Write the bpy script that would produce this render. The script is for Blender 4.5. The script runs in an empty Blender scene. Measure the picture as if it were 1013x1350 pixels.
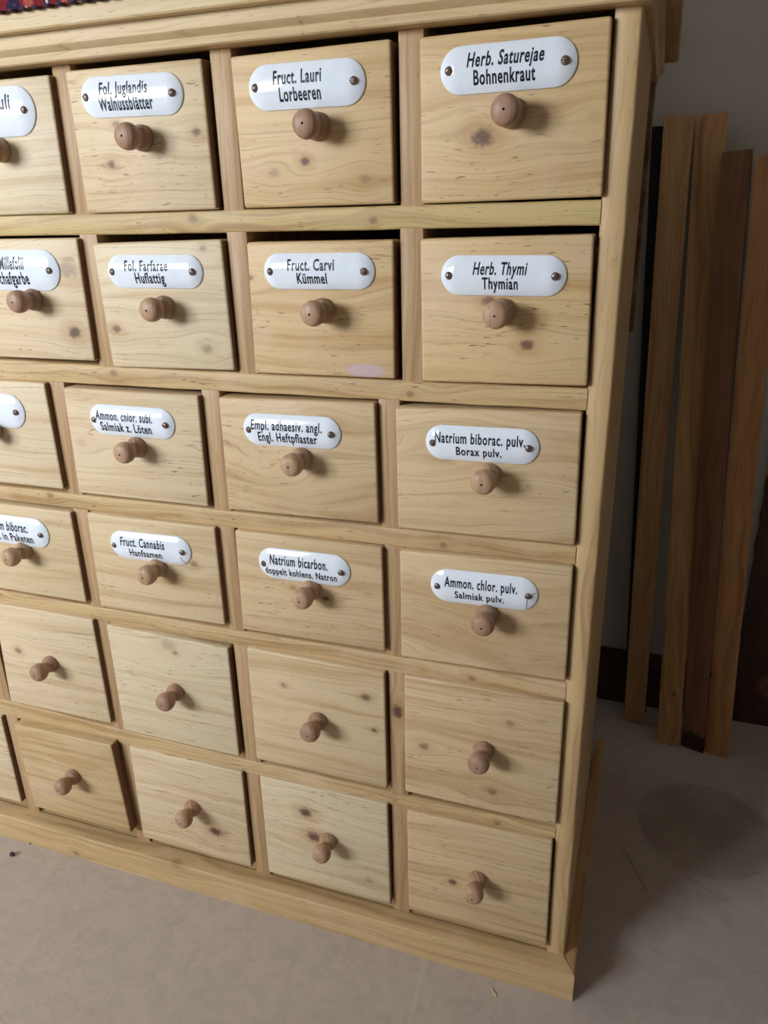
import bpy, bmesh, math, random
from mathutils import Vector, Matrix

random.seed(7)
# ------------------------------------------------------------------ camera model (survey of the cabinet front)
S = 1.2                       # survey unit -> metres
FZ = 0.0277                   # floor height in survey units
CAM = (0.04132, -0.52851, 0.69689)
YAW, PITCH, ROLL = (math.radians(a) for a in (19.68575, -21.34611, 1.49446))
FPX = 1016.305
ca, sa, cp, sp, cr, sr = math.cos(YAW), math.sin(YAW), math.cos(PITCH), math.sin(PITCH), math.cos(ROLL), math.sin(ROLL)
Rz = Matrix(((ca, sa, 0), (-sa, ca, 0), (0, 0, 1)))
Rx = Matrix(((1, 0, 0), (0, cp, sp), (0, -sp, cp)))
Ry = Matrix(((cr, 0, -sr), (0, 1, 0), (sr, 0, cr)))
R = Ry @ Rx @ Rz              # rows: right, forward, up
RT = R.transposed()
C0 = Vector(CAM)


def at(px, py, axis, val):
    """measured image point -> survey point on the plane axis = val"""
    d = RT @ Vector(((px - 506.5) / FPX, 1.0, -(py - 675.0) / FPX))
    return C0 + d * ((val - C0[axis]) / d[axis])


def W(p):
    return Vector((p[0] * S, p[1] * S, (p[2] - FZ) * S))


# ------------------------------------------------------------------ scene settings
scn = bpy.context.scene
col = scn.collection
scn.view_settings.view_transform = 'Standard'
scn.view_settings.look = 'None'
scn.view_settings.gamma = 1.0
scn.view_settings.use_curve_mapping = False
scn.view_settings.exposure = 0.0


def srgb(r, g, b):
    def f(c):
        c /= 255.0
        return c / 12.92 if c <= 0.04045 else ((c + 0.055) / 1.055) ** 2.4
    return (f(r), f(g), f(b), 1.0)


# ------------------------------------------------------------------ node helpers
class NT:
    def __init__(self, name, rough=0.5, spec=0.4):
        self.m = bpy.data.materials.new(name)
        self.m.use_nodes = True
        self.t = self.m.node_tree
        self.b = self.t.nodes['Principled BSDF']
        self.b.inputs['Roughness'].default_value = rough
        self.b.inputs['Specular IOR Level'].default_value = spec

    def n(self, typ, **kw):
        o = self.t.nodes.new(typ)
        for k, v in kw.items():
            setattr(o, k, v)
        return o

    def link(self, a, b):
        self.t.links.new(a, b)

    def put(self, sock, v):
        if hasattr(v, 'is_output') or isinstance(v, bpy.types.NodeSocket):
            self.link(v, sock)
        else:
            sock.default_value = v

    def math(self, op, a, b=0.0, c=None, clamp=False):
        o = self.n('ShaderNodeMath', operation=op, use_clamp=clamp)
        self.put(o.inputs[0], a)
        self.put(o.inputs[1], b)
        if c is not None:
            self.put(o.inputs[2], c)
        return o.outputs[0]

    def comb(self, x, y, z):
        o = self.n('ShaderNodeCombineXYZ')
        for i, v in enumerate((x, y, z)):
            self.put(o.inputs[i], v)
        return o.outputs[0]

    def noise(self, vec, scale=1.0, detail=2.0, rough=0.5, dist=0.0):
        o = self.n('ShaderNodeTexNoise')
        self.link(vec, o.inputs['Vector'])
        o.inputs['Scale'].default_value = scale
        o.inputs['Detail'].default_value = detail
        o.inputs['Roughness'].default_value = rough
        o.inputs['Distortion'].default_value = dist
        return o.outputs['Fac']

    def sstep(self, v, lo, hi, a=0.0, b=1.0):
        o = self.n('ShaderNodeMapRange', interpolation_type='SMOOTHSTEP')
        self.put(o.inputs[0], v)
        for i, q in enumerate((lo, hi, a, b)):
            self.put(o.inputs[i + 1], q)
        return o.outputs[0]

    def lin(self, v, lo, hi, a=0.0, b=1.0):
        o = self.n('ShaderNodeMapRange')
        self.put(o.inputs[0], v)
        for i, q in enumerate((lo, hi, a, b)):
            self.put(o.inputs[i + 1], q)
        return o.outputs[0]

    def mix(self, fac, a, b, mode='MIX'):
        o = self.n('ShaderNodeMix', data_type='RGBA', blend_type=mode)
        self.put(o.inputs[0], fac)
        self.put(o.inputs[6], a)
        self.put(o.inputs[7], b)
        return o.outputs[2]

    def sep(self, v):
        o = self.n('ShaderNodeSeparateXYZ')
        self.link(v, o.inputs[0])
        return o.outputs

    def bump(self, h, strength=0.2, dist=0.001):
        o = self.n('ShaderNodeBump')
        o.inputs['Strength'].default_value = strength
        o.inputs['Distance'].default_value = dist
        self.link(h, o.inputs['Height'])
        self.link(o.outputs[0], self.b.inputs['Normal'])


def plain(name, c, rough=0.5, metal=0.0, spec=0.5):
    n = NT(name, rough, spec)
    n.b.inputs['Base Color'].default_value = c
    n.b.inputs['Metallic'].default_value = metal
    return n.m


def pine(name, axis='x', seed=0.0, light=(222, 192, 144), mid=(196, 158, 108), knots=(), flecks=0.6,
         grain=0.5, wave=1.0, rough=0.5, stain=None, burnt=None, spec=0.35, ring=85.0, tint=None):
    """waxed pine. knots: (along, across, radius, darkness) in object metres."""
    n = NT(name, rough, spec)
    tc = n.n('ShaderNodeTexCoord')
    X, Y, Z = n.sep(tc.outputs['Object'])
    if axis == 'x':
        a, b, d = X, Z, Y
    elif axis == 'z':
        a, b, d = Z, X, Y
    else:
        a, b, d = Y, X, Z
    b = n.math('ADD', b, n.math('MULTIPLY', d, 0.8))
    p = n.comb(n.math('ADD', a, seed * 1.37), b, seed * 0.71)
    # slow waviness of the year rings
    w1 = n.noise(n.comb(n.math('MULTIPLY', n.math('ADD', a, seed * 3.1), 5.0), n.math('MULTIPLY', b, 13.0), seed), 1.0, 2.0)
    v = n.math('ADD', b, n.math('MULTIPLY', n.math('SUBTRACT', w1, 0.5), 0.035 * wave))
    kmask = khalo = None
    for (ka, kb, kr, kd) in knots:
        da = n.math('SUBTRACT', a, ka)
        db = n.math('SUBTRACT', b, kb)
        r2 = n.math('ADD', n.math('MULTIPLY', n.math('MULTIPLY', da, da), 0.7), n.math('MULTIPLY', n.math('MULTIPLY', db, db), 1.25))
        dist = n.math('SQRT', r2)
        g = n.math('EXPONENT', n.math('MULTIPLY', r2, -1.0 / (2 * (2.4 * kr) ** 2)))
        v = n.math('SUBTRACT', v, n.math('MULTIPLY', n.math('MULTIPLY', db, g), 0.8))
        wob = n.noise(p, 260.0, 2.0)
        dist = n.math('ADD', dist, n.math('MULTIPLY', n.math('SUBTRACT', wob, 0.5), kr * 0.75))
        core = n.math('MULTIPLY', n.sstep(dist, kr * 1.1, kr * 0.35), kd)
        halo = n.math('MULTIPLY', n.sstep(dist, kr * 2.6, kr * 0.8), min(1.0, kd * 0.75))
        kmask = core if kmask is None else n.math('MAXIMUM', kmask, core)
        khalo = halo if khalo is None else n.math('MAXIMUM', khalo, halo)
    broad = n.noise(n.comb(n.math('MULTIPLY', n.math('ADD', a, seed), 3.0), n.math('MULTIPLY', v, ring), seed * 2.0), 1.0, 3.0, 0.6)
    fine = n.noise(n.comb(n.math('MULTIPLY', n.math('ADD', a, seed), 7.0), n.math('MULTIPLY', v, ring * 6.0), seed * 4.0), 1.0, 2.0, 0.6)
    blotch = n.noise(p, 14.0, 3.0, 0.55)
    L, M = srgb(*light), srgb(*mid)
    c = n.mix(n.sstep(broad, 0.42, 0.72), L, M)
    c = n.mix(n.math('MULTIPLY', n.sstep(fine, 0.5, 0.75), grain), c, srgb(*[q * 0.80 for q in mid]))
    # paler / pinker patches of stripped wood
    c = n.mix(n.math('MULTIPLY', n.sstep(blotch, 0.5, 0.75), 0.45), c, srgb(*(tint or (220, 190, 160))))
    if flecks > 0:
        f1 = n.noise(n.comb(n.math('MULTIPLY', n.math('ADD', a, seed), 95.0), n.math('MULTIPLY', b, 620.0), seed), 1.0, 1.0)
        gate = n.noise(p, 22.0, 1.0)
        fm = n.math('MULTIPLY', n.sstep(f1, 0.67, 0.76), n.sstep(gate, 0.42, 0.58))
        c = n.mix(n.math('MULTIPLY', fm, flecks), c, srgb(112, 78, 60))
    if flecks > 0:
        f2 = n.noise(n.comb(n.math('MULTIPLY', n.math('ADD', a, seed + 5.0), 42.0), n.math('MULTIPLY', v, 330.0), seed), 1.0, 2.0)
        g2 = n.noise(p, 13.0, 1.0)
        fm2 = n.math('MULTIPLY', n.sstep(f2, 0.60, 0.74), n.sstep(g2, 0.40, 0.62))
        c = n.mix(n.math('MULTIPLY', fm2, flecks * 0.75), c, srgb(160, 116, 84))
    if khalo is not None:
        c = n.mix(n.math('MULTIPLY', khalo, 0.6), c, srgb(176, 128, 84))
        c = n.mix(kmask, c, srgb(92, 66, 54))
    if stain is not None:
        (sa_, sb_, ra, rb, scol, amt) = stain
        da = n.math('DIVIDE', n.math('SUBTRACT', a, sa_), ra)
        db = n.math('DIVIDE', n.math('SUBTRACT', b, sb_), rb)
        dd = n.math('SQRT', n.math('ADD', n.math('MULTIPLY', da, da), n.math('MULTIPLY', db, db)))
        dd = n.math('ADD', dd, n.math('MULTIPLY', n.math('SUBTRACT', n.noise(p, 70.0, 3.0), 0.5), 0.8))
        c = n.mix(n.math('MULTIPLY', n.sstep(dd, 1.05, 0.8), amt), c, srgb(*scol))
    if burnt is not None:
        nz = n.math('MULTIPLY', n.math('SUBTRACT', n.noise(p, 60.0, 3.0), 0.5), 0.03)
        c = n.mix(n.math('MULTIPLY', n.sstep(n.math('ADD', a, nz), burnt, burnt - 0.012), 0.85), c, srgb(30, 24, 20))
    n.link(c, n.b.inputs['Base Color'])
    n.bump(n.math('ADD', n.math('MULTIPLY', fine, 0.6), broad), 0.12, 0.0008)
    return n.m


# ------------------------------------------------------------------ mesh helpers
def link(o, parent=None, base=None):
    col.objects.link(o)
    if parent is not None:
        o.parent = parent
    return o


def wpos(o):
    p = Vector(o.location)
    while o.parent is not None:
        o = o.parent
        p = p + Vector(o.location)
    return p


def finish(bm, name, mat, origin, parent=None, smooth=True, angle=38):
    """bm in survey units (world); origin in survey units"""
    ow = W(origin)
    for v in bm.verts:
        v.co = W(v.co) - ow
    me = bpy.data.meshes.new(name)
    bm.to_mesh(me)
    bm.free()
    if smooth:
        for p in me.polygons:
            p.use_smooth = True
        me.set_sharp_from_angle(angle=math.radians(angle))
    for m in (mat if isinstance(mat, (list, tuple)) else [mat]):
        me.materials.append(m)
    o = bpy.data.objects.new(name, me)
    link(o, parent)
    o.location = ow - (wpos(parent) if parent is not None else Vector((0, 0, 0)))
    return o


def empty(name, origin):
    o = bpy.data.objects.new(name, None)
    o.empty_display_size = 0.05
    col.objects.link(o)
    o.location = W(origin)
    return o


def hexa(bm, pts, bevel=0.0, segs=2):
    """8 points: front tl,tr,br,bl then back tl,tr,br,bl"""
    vs = [bm.verts.new(p) for p in pts]
    fs = [(0, 3, 2, 1), (4, 5, 6, 7), (0, 1, 5, 4), (1, 2, 6, 5), (2, 3, 7, 6), (3, 0, 4, 7)]
    faces = [bm.faces.new([vs[i] for i in f]) for f in fs]
    bmesh.ops.recalc_face_normals(bm, faces=faces)
    if bevel > 0:
        ed = list({e for f in faces for e in f.edges})
        bmesh.ops.bevel(bm, geom=ed, offset=bevel, segments=segs, profile=0.5, affect='EDGES')
    return bm


def box(bm, x0, x1, y0, y1, z0, z1, bevel=0.0, segs=2):
    return hexa(bm, [(x0, y0, z1), (x1, y0, z1), (x1, y0, z0), (x0, y0, z0),
                     (x0, y1, z1), (x1, y1, z1), (x1, y1, z0), (x0, y1, z0)], bevel, segs)


def loft(bm, rings, closed=True, cap=True):
    vr = [[bm.verts.new(p) for p in r] for r in rings]
    m = len(rings[0])
    for i in range(len(vr) - 1):
        for j in range(m if closed else m - 1):
            k = (j + 1) % m
            bm.faces.new((vr[i][j], vr[i][k], vr[i + 1][k], vr[i + 1][j]))
    if cap and closed:
        bm.faces.new(list(reversed(vr[0])))
        bm.faces.new(vr[-1])
    bmesh.ops.recalc_face_normals(bm, faces=bm.faces[:])
    return bm


def lathe(bm, prof, n, fn):
    """prof: (radius, height); fn(u, v, h) -> point"""
    rings = []
    for (r, h) in prof:
        if r < 1e-7:
            rings.append([bm.verts.new(fn(0, 0, h))])
        else:
            rings.append([bm.verts.new(fn(r * math.cos(2 * math.pi * k / n), r * math.sin(2 * math.pi * k / n), h)) for k in range(n)])
    for a, b in zip(rings[:-1], rings[1:]):
        for k in range(n):
            q = (k + 1) % n
            if len(a) == 1 and len(b) == 1:
                continue
            if len(a) == 1:
                bm.faces.new((a[0], b[k], b[q]))
            elif len(b) == 1:
                bm.faces.new((a[k], b[0], a[q]))
            else:
                bm.faces.new((a[k], b[k], b[q], a[q]))
    bmesh.ops.recalc_face_normals(bm, faces=bm.faces[:])
    return bm


def tag(o, label, cat, group=None):
    o['label'] = label
    o['category'] = cat
    if group:
        o['group'] = group
    return o


def struct(o):
    o['kind'] = 'structure'
    return o


# ------------------------------------------------------------------ materials
M_frame = pine('pine_rail', 'x', 3.0, (214, 184, 132), (186, 148, 98), flecks=0.8, grain=0.5, ring=120)
M_frame2 = pine('pine_rail_worn', 'x', 5.3, (216, 188, 138), (190, 154, 104), flecks=0.9, grain=0.5, ring=120,
                knots=((-0.32, -0.004, 0.004, 0.5),))
M_cornice = pine('pine_cornice', 'x', 8.1, (213, 186, 140), (192, 158, 112), flecks=0.6, grain=0.45, ring=90)
M_cornice_side = pine('pine_cornice_side', 'y', 9.2, (212, 180, 130), (184, 144, 94), flecks=0.3)
M_side = pine('pine_side', 'z', 12.4, (206, 172, 124), (182, 144, 98), flecks=0.3)
M_dark = pine('old_wood_interior', 'x', 2.2, (120, 88, 62), (96, 68, 46), flecks=0.3)
M_end = pine('drawer_end_grain_shade', 'z', 61.0, (132, 98, 74), (112, 80, 60), flecks=.2, grain=.5, ring=200, tint=(122, 90, 68))  # end-grain patina, with the shade on the drawer sides put into the tone
M_knob = pine('turned_beech', 'z', 1.7, (170, 126, 96), (142, 100, 74), flecks=0.5, grain=0.5, rough=0.5, ring=260, tint=(160, 118, 92))
M_enamel = None
n = NT('white_enamel', 0.07, 0.6)
tc = n.n('ShaderNodeTexCoord')
g = n.noise(tc.outputs['Object'], 60.0, 3.0)
n.link(n.mix(n.sstep(g, 0.35, 0.75), srgb(240, 245, 252), srgb(234, 240, 250)), n.b.inputs['Base Color'])
n.b.inputs['Coat Weight'].default_value = 0.5
n.b.inputs['Coat Roughness'].default_value = 0.05
M_enamel = n.m
M_ink = plain('black_enamel_lettering', srgb(24, 26, 40), 0.4, 0.0, 0.3)
M_crack = plain('enamel_crack', srgb(96, 80, 70), 0.5)
M_screw = plain('browned_steel', srgb(128, 108, 100), 0.35, 0.5)
M_slot = plain('screw_slot_dark', srgb(34, 26, 24), 0.6)
M_hole = plain('lathe_centre_hole', srgb(48, 30, 22), 0.8)

# ------------------------------------------------------------------ survey of the cabinet front
ZR = [(0.7000, 0.6848), (0.5820, 0.5661), (0.4645, 0.4494), (0.3483, 0.3327), (0.2052, 0.1888)]
ZTOP, ZBASE = 0.8013, 0.0600
RAILPTS = [  # measured (x, y) image points along the top and the bottom arris of every rail
    ([(0, 283.7), (340, 276), (500, 271.2), (620, 268.5), (792, 263.5)], [(0, 311.5), (340, 306), (500, 303), (620, 301.4), (790.7, 296.8)]),
    ([(0, 474), (280, 490), (340, 491.5), (500, 502), (776, 512.4)], [(0, 500.3), (240, 515.5), (340, 516.5), (560, 531.6), (773.7, 542.2)]),
    ([(0, 640), (240, 669.5), (300, 671), (480, 693.3), (560, 700.6), (760.2, 721)], [(0, 659), (240, 689), (300, 693.8), (480, 718), (758.6, 744.8)]),
    ([(0, 778.5), (240, 818.4), (480, 859.4), (746.7, 901)], [(0, 794.5), (240, 838.6), (480, 879), (746, 924)]),
    ([(12, 924), (162, 962), (323.7, 1001), (480, 1038), (732.5, 1091)], [(5, 943), (157.8, 979.7), (322.7, 1019.6), (480, 1053.8), (731.4, 1106.4)]),
]
XL = -1.2
XDIV = [[-0.1306, -0.2655, -0.3979], [-0.1314, -0.2651, -0.3968], [-0.1503, -0.3015, -0.4539],
        [-0.1488, -0.3006, -0.4521], [-0.1484, -0.2975, -0.4510], [-0.1487, -0.2997, -0.4466, -0.5972]]
DW = 0.0168


def fitline(pts):
    """quadratic z(x) through measured points"""
    q = [at(px, py, 1, 0.0) for px, py in pts]
    A = [[0.0] * 3 for _ in range(3)]
    B = [0.0] * 3
    for p in q:
        f = (1.0, p.x, p.x * p.x)
        for i in range(3):
            B[i] += f[i] * p.z
            for j in range(3):
                A[i][j] += f[i] * f[j]
    s = Matrix(A).inverted() @ Vector(B)
    x0 = min(p.x for p in q)

    def z(x):
        x = max(x, x0)
        return s[0] + s[1] * x + s[2] * x * x
    return z


RAILS = [(fitline(a), fitline(b)) for a, b in RAILPTS]

cab = empty('apothecary_cabinet', (-0.6, 0.15, FZ))
tag(cab, 'pale pine apothecary cabinet of many small drawers with white enamel name plates', 'cabinet')

# rails (each with its dust board behind)
for i, (zt, zb) in enumerate(RAILS):
    bm = bmesh.new()
    rings = []
    N = 48
    rnd = random.Random(i)
    for k in range(N + 1):
        x = XL + (0.0 - XL) * k / N
        t, b = zt(x), zb(x)
        j1, j2 = rnd.uniform(-.0003, .0003), rnd.uniform(-.0003, .0003)
        e = 0.0016
        prof = [(0.30, t), (0.005, t), (e, t + j1), (0.0004, t - e * .4 + j1), (0, t - e), (0, b + e), (0.0004, b + e * .4 + j2), (e, b + j2), (0.30, b)]
        rings.append([(x, y, z) for y, z in prof])
    loft(bm, rings)
    m = pine('pine_rail_%d' % i, 'x', 3.0 + 2.3 * i, (206, 176, 128) if i else (203, 178, 122), (178, 142, 97), flecks=0.9, grain=0.55, ring=130,
             knots=((0.25 - 0.11 * i, 0.003, 0.005, 0.45), (0.42 + 0.03 * i, -0.002, 0.004, 0.5)))
    finish(bm, 'rail', m, (-0.5, 0, (ZR[i][0] + ZR[i][1]) / 2), cab, angle=50)

# dividers
tops = [lambda x: ZTOP + 0.002] + [r[1] for r in RAILS]
bots = [r[0] for r in RAILS] + [lambda x: ZBASE - 0.001]
div_mats = [pine('pine_divider_%d' % k, 'z', 20.0 + k * 3.7, (198, 164, 123), (172, 134, 94), flecks=0.45, grain=0.6, ring=160, wave=0.5, tint=(190, 156, 122)) for k in range(4)]
knot_div = pine('pine_divider_knot', 'z', 41.0, (198, 164, 123), (172, 134, 94), flecks=0.35, grain=0.6, ring=160, wave=0.5, knots=((0.030, 0.0, 0.0085, 0.95),))
ALLDIV = []
for r in range(6):
    xs = list(XDIV[r])
    pitch = 0.1333 if r < 2 else 0.15
    while xs[-1] - pitch > XL + 0.05:
        xs.append(xs[-1] - pitch)
    ALLDIV.append(xs)
    for k, x in enumerate(xs):
        bm = bmesh.new()
        z1a, z1b = tops[r](x), tops[r](x + DW)
        z0a, z0b = bots[r](x), bots[r](x + DW)
        e = 0.0012
        dz = 0.0015
        y0 = 0.0006
        hexa(bm, [(x, y0, z1a + dz), (x + DW, y0, z1b + dz), (x + DW, y0, z0b - dz), (x, y0, z0a - dz),
                  (x, 0.29, z1a + dz), (x + DW, 0.29, z1b + dz), (x + DW, 0.29, z0b - dz), (x, 0.29, z0a - dz)], e, 2)
        finish(bm, 'divider', knot_div if (r == 4 and k == 0) else div_mats[(k + r * 2) % 4], (x + DW / 2, 0, (z1a + z0a) / 2), cab)

# corner posts and side panels; the right one carries the worn arris of the photo
def post(xa, xb, sgn):
    bm = bmesh.new()
    rings = []
    for k in range(25):
        t = k / 24.0
        z = ZBASE - 0.001 + t * (ZTOP + 0.004 - ZBASE)
        j = random.uniform(-.00035, .00035)
        r = 0.0019
        if sgn > 0:
            pr = [(xa, 0.03), (xa, 0.0012), (xa + 0.0012, 0), (xb - r + j, 0), (xb - r * .45 + j, r * .25), (xb - r * .1 + j * .6, r * .8),
                  (xb + .0002, r * 1.9), (xb, 0.03)]
        else:
            pr = [(xa, 0.03), (xa + .0002, .006), (xa + r * .3, r * .3), (xa + r, 0), (xb - .0012, 0), (xb, .0012), (xb, 0.03)]
        rings.append([(x, y, z) for x, y in pr])
    loft(bm, rings)
    m = pine('pine_post_%d' % sgn, 'z', 15.5 if sgn > 0 else 17.0, (208, 175, 128), (180, 141, 96), flecks=0.35, grain=0.45, ring=70, wave=1.5, tint=(216, 172, 128))
    finish(bm, 'corner_post', m, ((xa + xb) / 2, 0, 0.43), cab, angle=50)


post(0.0, 0.0158, 1)
post(XL - 0.0158, XL, -1)
for sgn in (1, -1):
    bm = bmesh.new()
    if sgn > 0:
        hexa(bm, [(0.002, 0.0302, ZTOP + .004), (0.0158, 0.0302, ZTOP + .004), (0.0158, 0.0302, ZBASE - .001), (0.002, 0.0302, ZBASE - .001),
                  (0.002, 0.205, ZTOP + .004), (0.0155, 0.205, ZTOP + .004), (0.0155, 0.235, ZBASE - .001), (0.002, 0.235, ZBASE - .001)], 0.0006, 1)
    else:
        box(bm, XL - 0.0158, XL - 0.002, 0.0302, 0.24, ZBASE - .001, ZTOP + .004, .0006, 1)
    finish(bm, 'side_panel', M_side, (0.009 if sgn > 0 else XL - .009, 0.13, 0.43), cab)
    bm = bmesh.new()
    xi = 0.0022 if sgn > 0 else XL - .0062
    box(bm, xi, xi + .004, 0.2405, 0.3015, ZBASE - .001, ZTOP + .004)
    finish(bm, 'inner_side', M_dark, (xi, .27, .43), cab)  # dark wood here and on the batten puts the recess shade into colour
    bm = bmesh.new()
    x0 = 0.004 if sgn > 0 else XL - 0.0165
    box(bm, x0, x0 + 0.0125, 0.317, 0.333, 0.574, ZTOP + .004, .0008, 1)
    finish(bm, 'back_batten', M_dark, (x0 + .006, 0.325, 0.68), cab)
# back board and bottom board
bm = bmesh.new()
box(bm, XL - .006, 0.006, 0.302, 0.316, ZBASE, ZTOP + .003, 0)
finish(bm, 'back_board', M_dark, (-0.6, 0.31, 0.43), cab)
bm = bmesh.new()
box(bm, XL - .002, 0.002, 0.003, 0.30, ZBASE - 0.012, ZBASE - 0.0006, 0)
finish(bm, 'bottom_board', M_frame, (-0.6, 0.15, 0.054), cab)

# plinth: front and two side boards, mitred, rounded top arris
pf, ps = -0.0178, 0.0268
def plinth_prof():
    h = ZBASE
    r = 0.0016
    return [(1.0, FZ), (1.0, h - r), (0.985, h - r * .35), (0.95, h - .0002), (0.90, h), (0.0, h), (0.0, FZ)]
bm = bmesh.new()
rings = []
NP = 40
for k in range(NP + 1):
    t = k / NP
    ring = []
    for o, z in plinth_prof():
        y = 0.0012 + (pf - 0.0012) * o
        xr = 0.0145 + (ps - 0.0145) * o
        xl = XL - 0.0145 - (ps - 0.0145) * o
        x = xl + (xr - xl) * t
        ring.append((x, y, z + (random.uniform(-.0002, .0002) if 0 < k < NP and z > FZ else 0)))
    rings.append(ring)
loft(bm, rings)
kx1, kx2 = at(231.6, 1139, 1, -.0178), at(100.7, 1125, 1, -.0178)
po = (-0.6, 0, 0.045)
m = pine('pine_plinth', 'x', 33.0, (206, 174, 126), (182, 146, 100), flecks=0.5, grain=0.5, ring=110, wave=.6,
         knots=(((kx1.x + .6) * S, (kx1.z - .045 - .0142) * S, .010, .35), ((kx2.x + .6) * S, (kx2.z - .045 - .0142) * S, .006, .45)))
finish(bm, 'plinth_front', m, po, cab, angle=50)
for sgn in (1, -1):
    bm = bmesh.new()
    rings = []
    for k in range(13):
        t = k / 12
        ring = []
        for o, z in plinth_prof():
            x = 0.0160 + (ps - 0.0160) * o
            y0 = 0.0012 + (pf - 0.0012) * o
            y1 = 0.335
            zz = z - (0.006 if (k == 12 and z > FZ + .02) else 0.0015 if (k == 11 and z > FZ + .02) else 0)
            yy = y0 + (y1 - y0) * (t if k < 11 else 0.965 if k == 11 else 1.0)
            ring.append((x if sgn > 0 else XL - x, yy, zz))
        rings.append(ring)
    loft(bm, rings)
    m = pine('pine_plinth_side_%d' % sgn, 'y', 37.0, (206, 162, 112), (178, 132, 86), flecks=0.2, grain=0.5)
    finish(bm, 'plinth_side', m, (0.02 if sgn > 0 else XL - .02, 0.16, 0.045), cab, angle=50)

# cornice + top board: profile (front y, side x at front, side x at back, z)
CP = [(0.004, 0.0118, 0.0095, 0.8013), (-0.0118, 0.0198, 0.0172, 0.8013), (-0.0130, 0.0206, 0.0178, 0.8022), (-0.0134, 0.0208, 0.0180, 0.8048),
      (-0.0138, 0.0212, 0.0184, 0.8066), (-0.0155, 0.0222, 0.0192, 0.8078), (-0.0176, 0.0245, 0.0208, 0.8090), (-0.0188, 0.0258, 0.0218, 0.8102),
      (-0.0192, 0.0264, 0.0222, 0.8125), (-0.0192, 0.0264, 0.0224, 0.8183),
      (-0.0276, 0.0358, 0.0334, 0.8183), (-0.0285, 0.0366, 0.0342, 0.8194), (-0.0288, 0.0368, 0.0344, 0.8230), (-0.0288, 0.0368, 0.0344, 0.8360),
      (-0.0278, 0.0358, 0.0334, 0.8388), (-0.0250, 0.0330, 0.0310, 0.8395), (0.004, 0.0118, 0.0095, 0.8395)]
bm = bmesh.new()
rings = []
for k in range(41):
    t = k / 40
    rings.append([((XL - xf) + (xf - (XL - xf)) * t, yf, z) for yf, xf, xb, z in CP])
loft(bm, rings)
finish(bm, 'cornice', M_cornice, (-0.6, 0, 0.81), cab, angle=32)
for sgn in (1, -1):
    bm = bmesh.new()
    rings = []
    for k in range(13):
        t = k / 12
        rings.append([((xf + (xb - xf) * t) if sgn > 0 else XL - (xf + (xb - xf) * t), yf + (0.334 - yf) * t, z) for yf, xf, xb, z in CP])
    loft(bm, rings)
    finish(bm, 'cornice_return', M_cornice_side, (0.02 if sgn > 0 else XL - .02, 0.16, 0.81), cab, angle=32)
bm = bmesh.new()
box(bm, XL - 0.0110, 0.0110, 0.0041, 0.334, 0.8230, 0.8394)
finish(bm, 'top_board', M_cornice, (-0.6, 0.17, 0.83), cab)

# ------------------------------------------------------------------ knobs, plates, screws
KPROF = [(0.0, 0.0), (0.0084, 0.0), (0.0088, 0.0012), (0.0088, 0.0030), (0.0081, 0.0038), (0.0083, 0.0046), (0.0079, 0.0058), (0.0064, 0.0072), (0.0056, 0.0088),
         (0.0058, 0.0104), (0.0070, 0.0122), (0.0084, 0.0142), (0.0090, 0.0168), (0.0090, 0.0190), (0.0085, 0.0212), (0.0075, 0.0229),
         (0.0060, 0.0239), (0.0036, 0.0245), (0.0008, 0.0248), (0.0005, 0.0240), (0.0, 0.0238)]
knob_mesh = None
knob_mats = [pine('turned_beech_%d' % k, 'z', 1.7 + k * 2.9, c1, c2, flecks=0.5, grain=0.6, rough=0.45, ring=230, tint=(182, 142, 116))
             for k, (c1, c2) in enumerate((((186, 150, 120), (154, 118, 92)), ((170, 134, 110), (138, 104, 84)), ((194, 160, 126), (164, 128, 96))))]


def make_knob(x, y, z, parent, idx, scale=1.0, dark=False):
    bm = bmesh.new()
    tw = random.uniform(-.04, .04)
    lathe(bm, [(r * scale, h * scale) for r, h in KPROF], 36, lambda u, v, h: (x + u + tw * h * 0.5, y - h, z + v + tw * h * .3))
    o = finish(bm, 'knob', [knob_mats[1 if dark else idx % 3], M_hole], (x, y, z), parent, angle=60)
    me = o.data
    for p in me.polygons:
        c = p.center
        if c.y < -0.0236 * S * scale and (c.x ** 2 + c.z ** 2) ** .5 < 0.0009 * S * scale:
            p.material_index = 1
    return o


def dome_h(u, v, hl, r, h):
    """height of the convex enamel plate at (u,v); stadium with half straight length hl and radius r"""
    du = max(abs(u) - hl, 0.0)
    d = min(1.0, math.hypot(du, v) / r)
    return h * (1 - d ** 2.4)


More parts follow.
